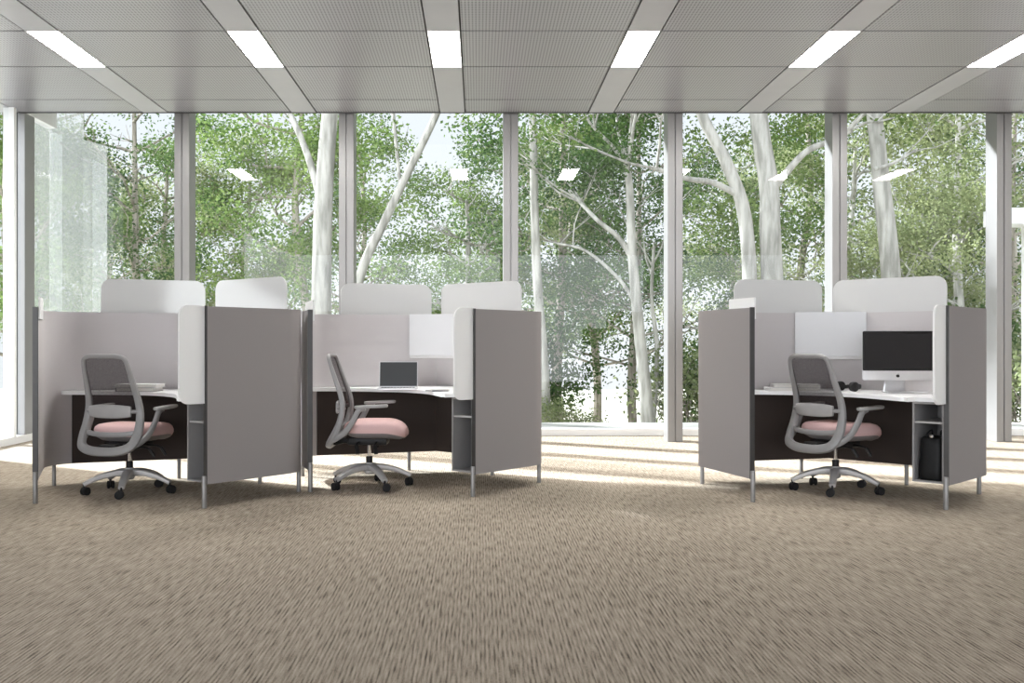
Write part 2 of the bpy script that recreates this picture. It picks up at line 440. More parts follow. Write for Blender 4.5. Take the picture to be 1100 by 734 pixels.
def workstation(loc, rz, where, wh):
    t = thing('privacy_booth', 'grey curved fabric booth on thin metal legs, ' + where, 'workstation booth', loc, rz, 'grey booths along the window')
    for sg in (-1, 1):
        ln = side_line(sg)
        bm = bmesh.new(); ribbon(bm, ln, PT, PZ0, PZ1, 1 if sg < 0 else 3); bmesh.ops.recalc_face_normals(bm, faces=bm.faces)
        link('panel', bm, 'fabric', t, True, ['lining'])
        # lower lining under the worktop
        post = Vector((sg*HW, 0)); wd = Vector((sg*WD.x, WD.y))
        fr = local_frame(post, wd)
        bm = bmesh.new(); box(bm, -.007, .002, *((-.019, .019) if sg < 0 else (-.0175, .0175)), PZ0-.002, PZ1+.004, .003, fr); link('edge_post', bm, 'trim', t)
        link('leg', leg_mb(post-wd*.012, .222), 'steel', t, True)
        c = (CR if sg > 0 else CL); arc = fillet(post, c, VX, RC, 14)[7]; inn = (VX*0.5-c).normalized()
        link('leg', leg_mb(arc, PZ0+.01, .016), 'steel', t, True)
        f = .80 if sg < 0 else .50
        link('leg', leg_mb(c+(VX-c)*f, PZ0+.01, .016), 'steel', t, True)
        # frosted screens above the back
        a, b = (.33, .965) if sg < 0 else (.27, .975)
        d = (VX-c); ll = d.length
        o2 = link('top_screen', bmesh.new(), 'frost', t) if False else None
        bm = bmesh.new(); plate(bm, rounded_rect(a*ll, b*ll, 1.30, 1.655, .085, 6, (0,0,1,1)), .012, local_frame(c, d) @ Matrix.Translation((0, (1 if sg < 0 else -1)*.026, 0)))
        bmesh.ops.recalc_face_normals(bm, faces=bm.faces)
        s = link('top_screen', bm, 'frost', t)
    # white flap that prolongs the right wing towards the room
    post = Vector((HW, 0)); fr = local_frame(post, WD)
    bm = bmesh.new(); plate(bm, rounded_rect(-.207, -.0075, .715, 1.384, .075, 7, (1,0,0,1)), .014, fr @ Matrix.Translation((0, .009, 0)))
    bmesh.ops.recalc_face_normals(bm, faces=bm.faces); link('white_flap', bm, 'white_flap', t)
    # low white upstand clipped on the left wing
    fr = local_frame(Vector((-HW, 0)), Vector((-WD.x, WD.y)))
    bm = bmesh.new(); plate(bm, rounded_rect(.0, .36, 1.30, 1.455, .012, 4, (0,0,1,1)), .012, fr @ Matrix.Translation((0, -.026, 0)))
    bmesh.ops.recalc_face_normals(bm, faces=bm.faces); link('upstand', bm, 'white_flap', t)
    # worktop
    inset = PT/2+.004
    def inn(p, q, f): # point on inner face
        d = (q-p).normalized(); n = Vector((-d.y, d.x)); return p+(q-p)*f+n*inset
    back = []
    arcR = fillet(Vector((HW,0)), CR, VX, RC, 12); arcL = fillet(VX, CL, Vector((-HW,0)), RC, 12)
    cr_c = CR; 
    def inward(line, amt):
        out = []
        n = len(line)
        for i, p in enumerate(line):
            d = (line[min(i+1,n-1)]-line[max(i-1,0)]).normalized(); out.append(p+Vector((-d.y, d.x))*amt)
        return out
    outer = [Vector((HW,0))+WD*.03] + [Vector((HW,0))+WD*.3] + arcR + [VX+(CR-VX)*.25]
    outer = inward(outer, inset)
    outerL = inward([VX+(CL-VX)*.25] + arcL[:4], inset)
    vtx = VX-Vector((0, inset/math.cos(R(30))))
    tip = outerL[-1]
    front = catmull([tip, tip+Vector((-.012,-.05)), tip+Vector((.03,-.10)), Vector((-.70,.815)), Vector((-.40,.82)), Vector((-.10,.74)), Vector((.14,.53)), Vector((.28,.29)), Vector((.36,.13))], 6)
    step = [Vector((.385,.12)), Vector((.40,.07))]
    pl = outer + [vtx] + outerL + [Vector((p[0],p[1])) for p in [f.to_2d() if hasattr(f,'to_2d') else f for f in []]]
    pl += [Vector((f.x, f.y)) for f in [Vector((q[0], q[1], 0)) for q in front][1:]] + step + [Vector((HW,0))+WD*.03+Vector((-WD.y, WD.x))*.21]
    d_ = thing('worktop', 'white curved worktop fitted inside the ' + wh + ' booth', 'desk', loc, rz, 'white worktops in the booths')
    bm = bmesh.new(); prism(bm, pl, .722, .75); bmesh.ops.recalc_face_normals(bm, faces=bm.faces)
    bmesh.ops.triangulate(bm, faces=[f for f in bm.faces if len(f.verts) > 4])
    link('top', bm, 'white_gloss', d_)
    # dark modesty lining fixed under the worktop, following the back
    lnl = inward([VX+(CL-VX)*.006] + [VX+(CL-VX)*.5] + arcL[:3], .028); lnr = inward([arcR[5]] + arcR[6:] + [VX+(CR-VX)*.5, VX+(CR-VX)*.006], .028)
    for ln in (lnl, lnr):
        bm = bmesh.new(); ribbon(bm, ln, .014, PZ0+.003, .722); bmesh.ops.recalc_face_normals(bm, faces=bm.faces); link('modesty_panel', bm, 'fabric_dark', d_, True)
    # open cabinet under the right end
    c_ = thing('cabinet', 'open grey cabinet under the right worktop end of the ' + wh + ' booth', 'cabinet', loc, rz, 'grey cabinets in the booths')
    fr = local_frame(Vector((HW,0)), WD)  # x along wing, +y inward
    x0, x1, y0, y1, z0, z1 = .012, .46, .022, .232, .168, .72; th = .013
    bm = bmesh.new()
    box(bm, x0, x1, y0, y0+th, z0, z1, 0, fr); box(bm, x0, x1, y1-th, y1, z0, z1, 0, fr)
    box(bm, x0, x1, y0+th, y1-th, z0, z0+th, 0, fr); box(bm, x0, x1, y0+th, y1-th, z1-th, z1, 0, fr)
    box(bm, x1-th, x1, y0+th, y1-th, z0+th, z1-th, 0, fr)
    link('body', bm, 'cab', c_)
    bm = bmesh.new(); box(bm, x0+.01, x1-th, y0+th, y1-th, .574, .588, 0, fr); link('shelf', bm, 'plastic_light', c_)
    # white corner bin hung in the vertex of the back
    b_ = thing('corner_bin', 'white wall bin in the back corner of the ' + wh + ' booth', 'storage bin', loc, rz, 'white bins in the booths')
    f = .745 if 'right' in where else .80
    pL, pR = CL+(VX-CL)*f, CR+(VX-CR)*f
    ins = .02
    pL += Vector((.5,-.866))*ins; pR += Vector((-.5,-.866))*ins; pV = VX-Vector((0, ins/.866))
    bm = bmesh.new(); prism(bm, [pL, pR, pV], 1.0, 1.37); bmesh.ops.recalc_face_normals(bm, faces=bm.faces); link('body', bm, 'bin_lip', b_)
    bm = bmesh.new(); box(bm, pL.x, pR.x, pL.y-.016, pL.y, 1.022, 1.386, .003); link('front', bm, 'bin_white', b_)
    bm = bmesh.new(); box(bm, pL.x+.01, pR.x-.01, pL.y-.012, pL.y, .998, 1.018, .002); link('lip', bm, 'bin_lip', b_)
    return t
PODS = [(-2.4915, 6.78, 9, 'standing leftmost of the three'), (-.657, 7.31, 11, 'standing in the middle of the three'), (2.558, 6.786, 15, 'standing rightmost of the three')]
for x, y, r, w in PODS: workstation((x, y, 0), -R(r), w, w.split()[1] if 'middle' not in w else 'middle')
def pod(i, u, v, z=0.0):
    x, y, r, _ = PODS[i]; a = -R(r)
    return Vector((x+u*math.cos(a)-v*math.sin(a), y+u*math.sin(a)+v*math.cos(a), z))

# ------------------------------------------------------------------ task chair
def build_chair(label, loc, rz, base_rz):
    t = thing('task_chair', label, 'chair', loc, rz, 'pink seated office chairs')
    # base
    base = bmesh.new()
    lathe(base, [(.028, .10), (.04, .115), (.04, .165), (.033, .185), (.03, .19)], seg=24)
    for i in range(5):
        a = base_rz+2*PI*i/5; u = Vector((math.cos(a), math.sin(a), 0))
        path = catmull([u*.02+Vector((0,0,.152)), u*.11+Vector((0,0,.152)), u*.22+Vector((0,0,.128)), u*.325+Vector((0,0,.082))], 5)
        sweep(base, path, lambda j, n: (.037-.015*j/n, .030-.016*j/n), seg=12, power=3.4)
    bo = link('base', base, 'castalu', t, True)
    for i in range(5):
        a = base_rz+2*PI*i/5; u = Vector((math.cos(a), math.sin(a), 0)); p = u*.32
        sw = a+1.1+.9*i; d = Vector((math.cos(sw), math.sin(sw), 0)); ax = Vector((-d.y, d.x, 0)); cpos = p+d*.014
        hb = bmesh.new()
        tube(hb, [p+Vector((0,0,.04)), p+Vector((0,0,.086))], .008, .008, 10)
        # hood over the wheels
        sweep(hb, [cpos+ax*s_+Vector((0,0,.036)) for s_ in (-.008, .008)], lambda j, n: (.027, .027), seg=14)
        h = link('caster', hb, 'black', t, True)
        wb = bmesh.new()
        for s_ in (-1, 1):
            c0 = cpos+ax*s_*.010+Vector((0,0,.0305)); c1 = cpos+ax*s_*.026+Vector((0,0,.0305))
            pth = [c0, c0+(c1-c0)*.15, c0+(c1-c0)*.8, c1]
            rr = (.0275, .0305, .0305, .024)
            sweep(wb, pth, lambda j, n: (rr[j], rr[j]), seg=20)
        link('wheel', wb, 'rubber', h, True)
    g = bmesh.new(); lathe(g, [(.026, .186), (.026, .235), (.02, .24)], seg=20); link('gas_lift_sleeve', g, 'black', t, True)
    g = bmesh.new(); lathe(g, [(.014, .235), (.014, .35)], seg=16); link('gas_lift', g, 'chrome', t, True)
    # mechanism
    g = bmesh.new()
    box(g, -.11, .11, -.16, .15, .335, .395, .018); box(g, -.07, .07, -.27, -.1, .345, .385, .012)
    link('mechanism', g, 'black', t, True)
    for (sx, y0) in ((1, .07), (1, -.07), (-1, .02)):
        g = bmesh.new(); tube(g, [(sx*.09, y0, .36), (sx*.2, y0, .352), (sx*.235, y0+.0, .33)], .009, .008, 8, 4)
        sweep(g, [Vector((sx*.225, y0-.0, .345)), Vector((sx*.25, y0+.012, .30)), Vector((sx*.256, y0+.016, .285))], lambda j, n: (.016, .011), seg=10, power=3)
        link('lever', g, 'black', t, True)
    # seat
    def warp(co):
        z = co.z
        if co.y > .08: z -= .055*((co.y-.08)/.18)**2
        z += .012*(abs(co.x)/.25)**2 if co.z > .45 else 0
        return Vector((co.x, co.y+.058, z))
    g = bmesh.new(); loft_super(g, [(.62,.392), (.80,.402), (.93,.425), (.965,.44)], .50, .49, 3.4, 48, warp); link('seat_pan', g, 'pinkgrey', t, True)
    g = bmesh.new(); loft_super(g, [(.955,.438), (1.0,.455), (1.0,.475), (.97,.495), (.90,.510), (.75,.520), (.5,.524), (.2,.525), (.02,.525)], .505, .495, 3.4, 48, warp)
    link('seat', g, 'pink', t, True)
    # back frame: a closed loop, wide U at the foot
    half = [(0,-.297,1.033), (.12,-.297,1.032), (.172,-.291,1.012), (.19,-.272,.955), (.2,-.232,.84), (.212,-.190,.72), (.222,-.178,.63), (.231,-.195,.53), (.232,-.232,.44), (.205,-.272,.375), (.12,-.296,.345), (0,-.302,.338)]
    loop = half + [(-x, y, z) for x, y, z in half[-2:0:-1]]
    path = catmull(loop, 6, True)
    def prof(i, n):
        z = path[i].z; k = max(0, min(1, (1.0-z)/.6))
        return (.013+.009*k, .016+.010*k)
    g = bmesh.new(); n_ = len(path); rings = []
    for i, p in enumerate(path):
        tt = (path[(i+1)%n_]-path[i-1]).normalized()
        inwd = Vector((0, -.2, .68))-p; inwd -= tt*inwd.dot(tt); inwd.normalize(); th = tt.cross(inwd)
        z = p.z; k = max(0, min(1, (.98-z)/.55)); a = .016+.018*k; b = .015+.011*k
        ring = []
        for q in range(12):
            an = 2*PI*q/12; c, s_ = math.cos(an), math.sin(an)
            c = math.copysign(abs(c)**.7, c); s_ = math.copysign(abs(s_)**.7, s_)
            ring.append(g.verts.new(p+inwd*c*a+th*s_*b))
        rings.append(ring)
    for i in range(n_):
        A, B = rings[i], rings[(i+1)%n_]
        for q in range(12): g.faces.new((A[q], A[(q+1)%12], B[(q+1)%12], B[q]))
    bmesh.ops.recalc_face_normals(g, faces=g.faces)
    fr = link('back_frame', g, 'plastic', t, True)
    # lower crossbar
    g = bmesh.new(); sweep(g, catmull([(-.225,-.21,.475), (-.12,-.242,.462), (0,-.25,.458), (.12,-.242,.462), (.225,-.21,.475)], 5), lambda i, n: (.011, .019), seg=10, power=3); link('crossbar', g, 'plastic', t, True)
    # spine joining the foot of the frame to the mechanism
    g = bmesh.new(); sweep(g, catmull([(0,-.30,.345), (0,-.25,.345), (0,-.18,.36)], 5), lambda i, n: (.06, .016), seg=12, power=3); link('spine', g, 'black', t, True)
    # mesh
    hp = catmull([p for p in half if p[2] > .43], 6)
    g = bmesh.new(); rows_ = []
    nb = 10
    for p in hp[6:]:
        if p.z > 1.03 or p.z < .60: continue
        bow = .02
        rows_.append([g.verts.new((p.x*(2*q/nb-1), p.y-bow*(1-(2*q/nb-1)**2)*min(1, max(0, (1.0-p.z)/.1)), p.z)) for q in range(nb+1)])
    for A, B in zip(rows_, rows_[1:]):
        for q in range(nb): g.faces.new((A[q], A[q+1], B[q+1], B[q]))
    link('backrest_mesh', g, 'mesh', t, True)
    # lumbar pad
    g = bmesh.new(); nb = 12; rows_ = []
    pth = [Vector((.178*(2*q/nb-1), -.222-.022*(1-(2*q/nb-1)**2), .628)) for q in range(nb+1)]
    sweep(g, pth, lambda i, n: (.011, .05*(1-.25*abs(2*i/(n-1)-1)**3)), seg=14, power=3.4); lp = link('lumbar_pad', g, 'plastic_light', t, True)
    for s_ in (-1, 1):
        g = bmesh.new(); sweep(g, [Vector((s_*.165, -.222, .628)), Vector((s_*.218, -.197, .628))], lambda i, n: (.012, .014), seg=12); link('knob', g, 'plastic', lp, True)
    # arms
    for s_ in (-1, 1):
        g = bmesh.new(); pth = catmull([(s_*.195,-.275,.375), (s_*.245,-.225,.40), (s_*.27,-.145,.455), (s_*.283,-.085,.54), (s_*.287,-.045,.615), (s_*.285,.005,.637)], 6)
        sweep(g, pth, lambda i, n: (.024-.004*i/n, .017), seg=12, power=3, up=Vector((s_*1,0,.05)))
        a = link('armrest', g, 'plastic', t, True)
        g = bmesh.new()
        loft_super(g, [(.8,.634), (.97,.640), (1,.648), (.95,.655), (.7,.658), (.1,.658)], .085, .26, 3, 32, lambda co: Vector((co.x+s_*.283, co.y+.05, co.z+.006*((co.y+.02)/.13))))
        link('arm_pad', g, 'plastic_light', a, True)
    return t
CH = [('pink and grey office chair turned away in front of the books in the left booth', (-2.635, 7.38), -R(17), .15),
      ('pink and grey office chair in side view beside the laptop in the middle booth', (-.86, 7.70), -R(91), .5),
      ('pink and grey office chair turned away facing the desktop computer in the right booth', (2.725, 7.46), -R(62), .35)]
for lb, (x, y), rz, br in CH: build_chair(lb, (x, y, 0), rz, br)

# ------------------------------------------------------------------ things on the worktops
DZ = .75
def book(label, loc, rz, w, d, h, cover, group=None):
    t = thing('book', label, 'book', loc, rz, group)
    bm = bmesh.new(); box(bm, -w/2, w/2, -d/2, d/2, 0, .003); box(bm, -w/2, w/2, -d/2, d/2, h-.003, h); box(bm, -w/2, -w/2+.004, -d/2, d/2, .003, h-.003); link('cover', bm, cover, t)
    bm = bmesh.new(); box(bm, -w/2+.004, w/2-.005, -d/2+.004, d/2-.004, .003, h-.003); link('pages', bm, 'paper', t)
    return t
# left booth
p = at(150, 416, 7.72); p.z = DZ; book('dark covered book lying under a white one on the left booth worktop', p, -R(6), .30, .2, .032, 'cover_dark')
p = at(151, 412, 7.72); p.z = DZ+.032; book('white covered book on top of the pile in the left booth', p, -R(2), .33, .2, .026, 'cover_white')
# right booth
p = at(851, 416, 7.78); p.z = DZ; book('white book lowest of the pile at the left of the right worktop', p, -R(4), .40, .2, .028, 'cover_white')
p = at(854, 411, 7.78); p.z = DZ+.028; book('grey book on top of the pile at the left of the right worktop', p, -R(8), .36, .2, .026, 'cover_grey')
# laptop in the middle booth
p = at(428, 414, 8.12); p.z = DZ
t = thing('laptop', 'open dark screened laptop on the middle booth worktop', 'laptop', p, R(2))
bm = bmesh.new(); box(bm, -.16, .16, -.225, .0, 0, .014, .004); kb = link('base', bm, 'silver', t)
bm = bmesh.new()
for r_ in range(4):
    for c_ in range(11): box(bm, -.138+c_*.0255, -.138+c_*.0255+.021, -.1+r_*.0225, -.1+r_*.0225+.018, .014, .0155)
link('keyboard', bm, 'black', kb)
bm = bmesh.new(); box(bm, -.045, .045, -.205, -.125, .014, .0145); link('trackpad', bm, 'silver', kb)
tilt = Matrix.Translation((0, .0, .012)) @ Matrix.Rotation(-R(12), 4, 'X')
bm = bmesh.new(); box(bm, -.16, .16, -.004, .004, 0, .218, .003, tilt); lid = link('lid', bm, 'silver', t)
bm = bmesh.new(); box(bm, -.154, .154, -.0052, -.0038, .010, .212, 0, tilt); link('screen', bm, 'laptop_screen', lid)
# pad and pen in the middle booth
p = at(470, 415, 7.75); p.z = DZ
o = thing('notebook', 'closed grey notebook lying right of the laptop', 'notebook', p, -R(14))
bm = bmesh.new(); box(bm, -.07, .07, -.1, .1, 0, .012, .003); link('cover', bm, 'cover_grey', o)
bm = bmesh.new(); box(bm, -.066, .071, -.097, .097, .003, .009); link('pages', bm, 'paper', o)
bm = bmesh.new(); p = at(474, 416, 7.62); tube(bm, [(-.07,.0,.006), (.05,.02,.006)], .005, .005, 8); tube(bm, [(.05,.02,.006), (.065,.0225,.006)], .005, .0012, 8)
o = tag(link('pen', bm, 'black'), 'black pen lying beside the grey notebook', 'pen'); o.location = (p.x, p.y, DZ)
# desktop computer
p = at(964, 412, 7.5); p.z = DZ
t = thing('desktop_computer', 'silver all in one computer with a black screen on the right worktop', 'computer', p, -R(5))
W2, H0, H1 = .264, .095, .472
bm = bmesh.new(); plate(bm, rounded_rect(-W2, W2, H0, H1, .012, 4), .012, Matrix.Translation((0,-.006,0)))
# swollen back
def bulge(sx, sz, y): return [(x*sx, y, (H0+H1)/2+z*sz) for x, z in ((-W2, -(H1-H0)/2), (W2, -(H1-H0)/2), (W2, (H1-H0)/2), (-W2, (H1-H0)/2))]
rg = [[bm.verts.new(c) for c in bulge(*a)] for a in ((.99,.98,.0), (.9,.88,.014), (.6,.6,.032), (.25,.3,.04))]
for A, B in zip(rg, rg[1:]):
    for q in range(4): bm.faces.new((A[q], A[(q+1)%4], B[(q+1)%4], B[q]))
bm.faces.new(rg[-1]); bmesh.ops.recalc_face_normals(bm, faces=bm.faces)
disp = link('display', bm, 'silver', t)
bm = bmesh.new(); plate(bm, rounded_rect(-W2+.001, W2-.001, H0+.072, H1-.001, .011, 4), .0015, Matrix.Translation((0,-.0128,0))); link('bezel', bm, 'black', disp)
bm = bmesh.new(); box(bm, -W2+.02, W2-.02, -.0142, -.0132, H0+.09, H1-.02); link('screen', bm, 'screen', disp)
# small dark fruit shaped emblem on the chin
bm = bmesh.new(); zc = H0+.036; pts = []
for k in range(28):
    a = 2*PI*k/28; r_ = .0125*(1+.10*abs(math.cos(a)) - .16*max(0, math.sin(a))**6 - .08*max(0, -math.sin(a))**8)
    x, z = r_*math.cos(a), r_*math.sin(a)
    dx, dz = x-.0165, z-.002
    if math.hypot(dx, dz) < .0075:
        x = .0165-.0075*abs(dx)/max(1e-6, math.hypot(dx, dz))
    pts.append((x, zc-.003+z))
plate(bm, pts, .001, Matrix.Translation((0,-.0128,0)))
lf = [(.0005+.0065*math.cos(R(35))*s_ + o_*-.5736, zc+.0115+.0065*math.sin(R(55))*s_+o_*.5) for s_, o_ in ((0,0), (.5,.0022), (1,0), (.5,-.0022))]
plate(bm, lf, .001, Matrix.Translation((0,-.0128,0))); bmesh.ops.recalc_face_normals(bm, faces=bm.faces)
link('emblem', bm, 'black', disp)
bm = bmesh.new(); box(bm, -.095, .095, -.085, .085, 0, .008, .003)
sweep(bm, catmull([(0,.075,.005), (0,.07,.06), (0,.045,.18), (0,.035,.25)], 5), lambda i, n: (.085-.02*i/n, .004), seg=12, power=6, up=Vector((0,1,0.1)))
link('stand', bm, 'silver', t, True)
# headphones on the right worktop
p = at(912, 416, 7.62); p.z = DZ
t = thing('headphones', 'black headphones lying on the right worktop left of the computer', 'headphones', p, -R(68))
bm = bmesh.new(); pth = [Vector((.082*math.cos(a), .1*math.sin(a)-.01, .03+.015*math.sin(a))) for a in [R(-5+190*i/22) for i in range(23)]]
sweep(bm, pth, lambda i, n: (.006, .014), seg=10, power=3); link('headband', bm, 'black', t, True)
for s_ in (-1, 1):
    bm = bmesh.new(); c0 = Vector((s_*.082, -.02, .042))
    sweep(bm, [c0+Vector((s_*-.018,0,0)), c0+Vector((s_*-.014,0,0)), c0+Vector((s_*.008,0,0)), c0+Vector((s_*.016,0,0))], lambda i, n: ((.03,.03),(.038,.038),(.037,.037),(.025,.025))[i], seg=20)
    e_ = link('ear_cup', bm, 'black', t, True)
    bm = bmesh.new(); sweep(bm, [c0+Vector((s_*-.032,0,0)), c0+Vector((s_*-.028,0,0)), c0+Vector((s_*-.016,0,0))], lambda i, n: ((.026,.026),(.036,.036),(.034,.034))[i], seg=20); link('cushion', bm, 'rubber', e_, True)
# bag in the right booth's cabinet
x_, y_, r_, _ = PODS[2]
fr = local_frame(Vector((HW,0)), WD)
loc2 = fr @ Vector((.17, .127, .181)); w3 = pod(2, loc2.x, loc2.y, .182)
t = thing('bag', 'black leather bag standing in the lower compartment of the right cabinet', 'bag', w3, -R(r_)+math.atan2(WD.y, WD.x))
def bagwarp(co):
    k = (co.z)/.3; return Vector((co.x*(1-.08*k)+.006*math.sin(9*co.z+4*co.y), co.y*(1-.06*k)+.004*math.sin(23*co.z), co.z))
bm = bmesh.new(); loft_super(bm, [(.9,0), (.98,.012), (1,.06), (1,.16), (.98,.24), (.93,.285), (.85,.292)], .27, .172, 4.5, 40, bagwarp); link('body', bm, 'bag', t, True)
for s_ in (-1, 1):
    bm = bmesh.new(); tube(bm, [(-.05, s_*.045, .28), (-.045, s_*.045, .315), (0, s_*.035, .335), (.045, s_*.045, .315), (.05, s_*.045, .28)], .006, .006, 8, 6); link('handle', bm, 'bag', t, True)
bm = bmesh.new(); box(bm, -.10, -.08, -.012, .012, .288, .312, .004); link('buckle', bm, 'chrome', t)

# ------------------------------------------------------------------ outside
bm = bmesh.new(); n = 40
vv = {}
for i in range(n+1):
    for j in range(n+1):
        x = -60+120*i/n; y = 15.5+65*j/n
        vv[i,j] = bm.verts.new((x, y, -1.3-.02*(y-15.5)+.25*math.sin(x*.4)*math.cos(y*.3)))
for i in range(n):
    for j in range(n): bm.faces.new((vv[i,j], vv[i+1,j], vv[i+1,j+1], vv[i,j+1]))
struct(link('ground', bm, 'ground', None, True))
bm = bmesh.new(); box(bm, -30, 30, YG+.1, 15.5, -.5, -.12); struct(link('floor_terrace', bm, 'terrace'))
# pale sheet added outside the leftmost bay, standing in for reflected haze
def sxz(px, py, d=13.2): q = at(px, py, d); return (q.x, q.z)
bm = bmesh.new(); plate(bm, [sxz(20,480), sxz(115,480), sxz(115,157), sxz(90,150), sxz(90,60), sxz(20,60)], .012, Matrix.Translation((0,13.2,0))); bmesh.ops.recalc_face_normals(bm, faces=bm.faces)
o = tag(link('haze_sheet', bm, 'haze'), 'pale etched sheet added for the reflection in the leftmost window bay', 'haze sheet')
bm = bmesh.new(); box(bm, sxz(20,480)[0], sxz(115,480)[0], 13.16, 13.24, -.12, -.06, .005); link('haze_base_rail', bm, 'alu', o)

def leaves(bm, centers, per, spread, size, flat=.75):
    for c in centers:
        for _ in range(per):
            u = Vector((random.gauss(0,1), random.gauss(0,1), random.gauss(0,flat)))
            u = u.normalized()*random.random()**.45*1.55; u.z *= .75
            p = c+u*spread*.5
            a = random.random()*2*PI; el = random.uniform(-1.2, .5)
            d = Vector((math.cos(a)*math.cos(el), math.sin(a)*math.cos(el), math.sin(el)))
            s = d.cross(Vector((random.uniform(-1,1), random.uniform(-1,1), random.uniform(-.3,1)))); 
            if s.length < 1e-3: continue
            s.normalize(); l = size*random.uniform(.7,1.35); w = l*.27
            bm.faces.new((bm.verts.new(p), bm.verts.new(p+d*l*.5+s*w), bm.verts.new(p+d*l), bm.verts.new(p+d*l*.5-s*w)))
def branch_tips(bm, p, d, l, r, depth, tips):
    q = p; pts = [p.copy()]
    for k in range(3):
        d = (d+Vector((random.gauss(0,.16), random.gauss(0,.16), random.gauss(.02,.1)))).normalized(); q = q+d*l/3; pts.append(q.copy())
    tube(bm, pts, r, r*.55, 6, 2)
    if depth == 0 or l < .5: tips.append(q); tips.append(pts[2]); return
    for k in range(random.choice((2,3))):
        a = random.random()*2*PI; side = Vector((math.cos(a), math.sin(a), random.uniform(-.15,.8)))
        branch_tips(bm, pts[random.choice((2,3))], (d*.8+side*.85).normalized(), l*random.uniform(.62,.8), r*.55, depth-1, tips)
    tips.append(q)
def tree_from(name, label, stems, leafmat, barkmat, per=40, spread=1.0, size=.16, lvl=2, extra=(), group=None, bl=1.5, keep=lambda p: True):
    """stems: list of (path points, r0, r1, grows a crown?) in world space"""
    root = stems[0][0][0]; t = thing(name, label, 'tree', root, 0, group)
    bt = bmesh.new(); tips = []
    for pts, r0, r1, crown in stems:
        P = [Vector(p)-root for p in pts]; tube(bt, P, r0, r1, 10, 5)
        if crown:
            d = (P[-1]-P[-2]).normalized()
            for k in range(crown):
                a = random.random()*2*PI; side = Vector((math.cos(a), math.sin(a), random.uniform(.0,.7)))
                branch_tips(bt, P[-1]-(P[-1]-P[-2])*random.uniform(0,.7), (d*.8+side*.8).normalized(), bl, r1*.7, lvl, tips)
    link('trunk', bt, barkmat, t, True)
    bl_ = bmesh.new(); leaves(bl_, [q for q in tips if noise.noise(q*.8+root) > .0]+[Vector(e)-root for e in extra]*3, int(per*2.6), spread, size); link('foliage', bl_, leafmat, t)
    return t
# near trunks (world positions measured as pixel + distance)
def P(*a): return [at(*q) for q in a]
D = 17.5
tree_from('eucalyptus_tree', 'tall pale straight trunk behind the second window from the left', [
    (P((344,490,D),(345,337,D),(347,230,D),(352,150,D),(360,60,D),(362,-40,D)), .19, .13, 4),
    (P((342,205,D),(328,160,D+.3),(308,115,D+.6),(285,70,D+1)), .07, .04, 3)], 'leaf_a', 'bark', 46, 1.0, .085, 2,
    extra=P((300,150,18.5),(270,140,19),(240,150,19),(320,200,19),(290,240,20),(240,225,20),(225,150,19.5),(255,300,20),(310,280,20.5),(225,290,20)))
D = 20
tree_from('eucalyptus_tree', 'slim pale trunk leaning right behind the third window from the left', [
    (P((362,420,D),(386,300,D),(412,240,D),(436,190,D),(470,120,D),(490,60,D)), .11, .06, 4),
    (P((430,200,D),(425,150,D+.4),(420,90,D+.8)), .04, .03, 2)], 'leaf_a', 'bark', 44, 1.0, .09, 2,
    extra=P((400,140,21),(420,160,21),(460,200,21.5),(450,220,21),(400,220,21),(430,260,21.5),(520,160,22),(510,130,21),(395,180,21),(520,290,22),(500,300,22),(410,290,22)))
D = 21
tree_from('eucalyptus_tree', 'slender pale trunk at the left edge of the window beside the middle booth', [
    (P((588,480,D),(583,380,D),(577,300,D),(574,220,D),(572,120,D),(568,20,D)), .12, .07, 4)], 'leaf_b', 'bark', 40, .9, .085, 2,
    extra=P((565,170,22),(600,150,22),(610,210,22.5),(595,250,22)))
D = 20
tree_from('eucalyptus_tree', 'forked pale tree in the middle of the window between the middle and right booths', [
    (P((697,500,D),(694,430,D),(686,350,D),(679,270,D),(676,200,D),(670,160,D)), .15, .06, 4),
    (P((680,280,D),(664,255,D),(640,235,D),(612,205,D+.5)), .06, .035, 3),
    (P((685,330,D),(665,300,D+.3),(630,270,D+.6),(600,262,D+1)), .045, .025, 3),
    (P((701,460,D+1),(706,380,D+1),(700,320,D+1),(703,260,D+1)), .06, .03, 3)], 'leaf_c', 'bark', 46, 1.0, .085, 2,
    extra=P((640,140,21),(670,130,21),(700,150,21),(690,200,21),(640,190,21),(600,320,21.5),(620,350,21.5),(650,330,22),(660,370,22),(630,290,21.5),(700,300,22),(600,290,22),(690,240,21),(620,400,23),(600,420,22)))
D = 17
tree_from('eucalyptus_tree', 'curved pale trunk leaning left behind the right booth', [
    (P((810,480,D),(806,320,D),(803,260,D),(796,215,D),(778,170,D),(757,130,D),(735,70,D)), .14, .09, 4),
    (P((790,208,D),(765,196,D-.2),(738,192,D-.4),(700,180,D-.6)), .06, .035, 3)], 'leaf_a', 'bark', 44, .95, .085, 2,
    extra=P((760,220,18.5),(770,250,18.5),(745,150,18.5),(800,150,18.5),(790,240,19),(850,140,19),(870,200,19),(880,230,19),(750,300,20),(770,290,19.5)))
tree_from('eucalyptus_tree', 'thick pale upright trunk forking right behind the right booth', [
    (P((834,480,D),(830,320,D),(827,240,D),(826,200,D),(818,150,D),(812,90,D),(808,20,D)), .21, .13, 4),
    (P((829,205,D),(845,185,D-.2),(866,163,D-.4),(890,152,D-.6),(915,140,D-.8)), .07, .04, 3)], 'leaf_a', 'bark', 44, .95, .085, 2,
    extra=P((805,225,18),(830,260,19),(860,170,18.5),(870,130,19),(845,240,19.5)))
D = 17
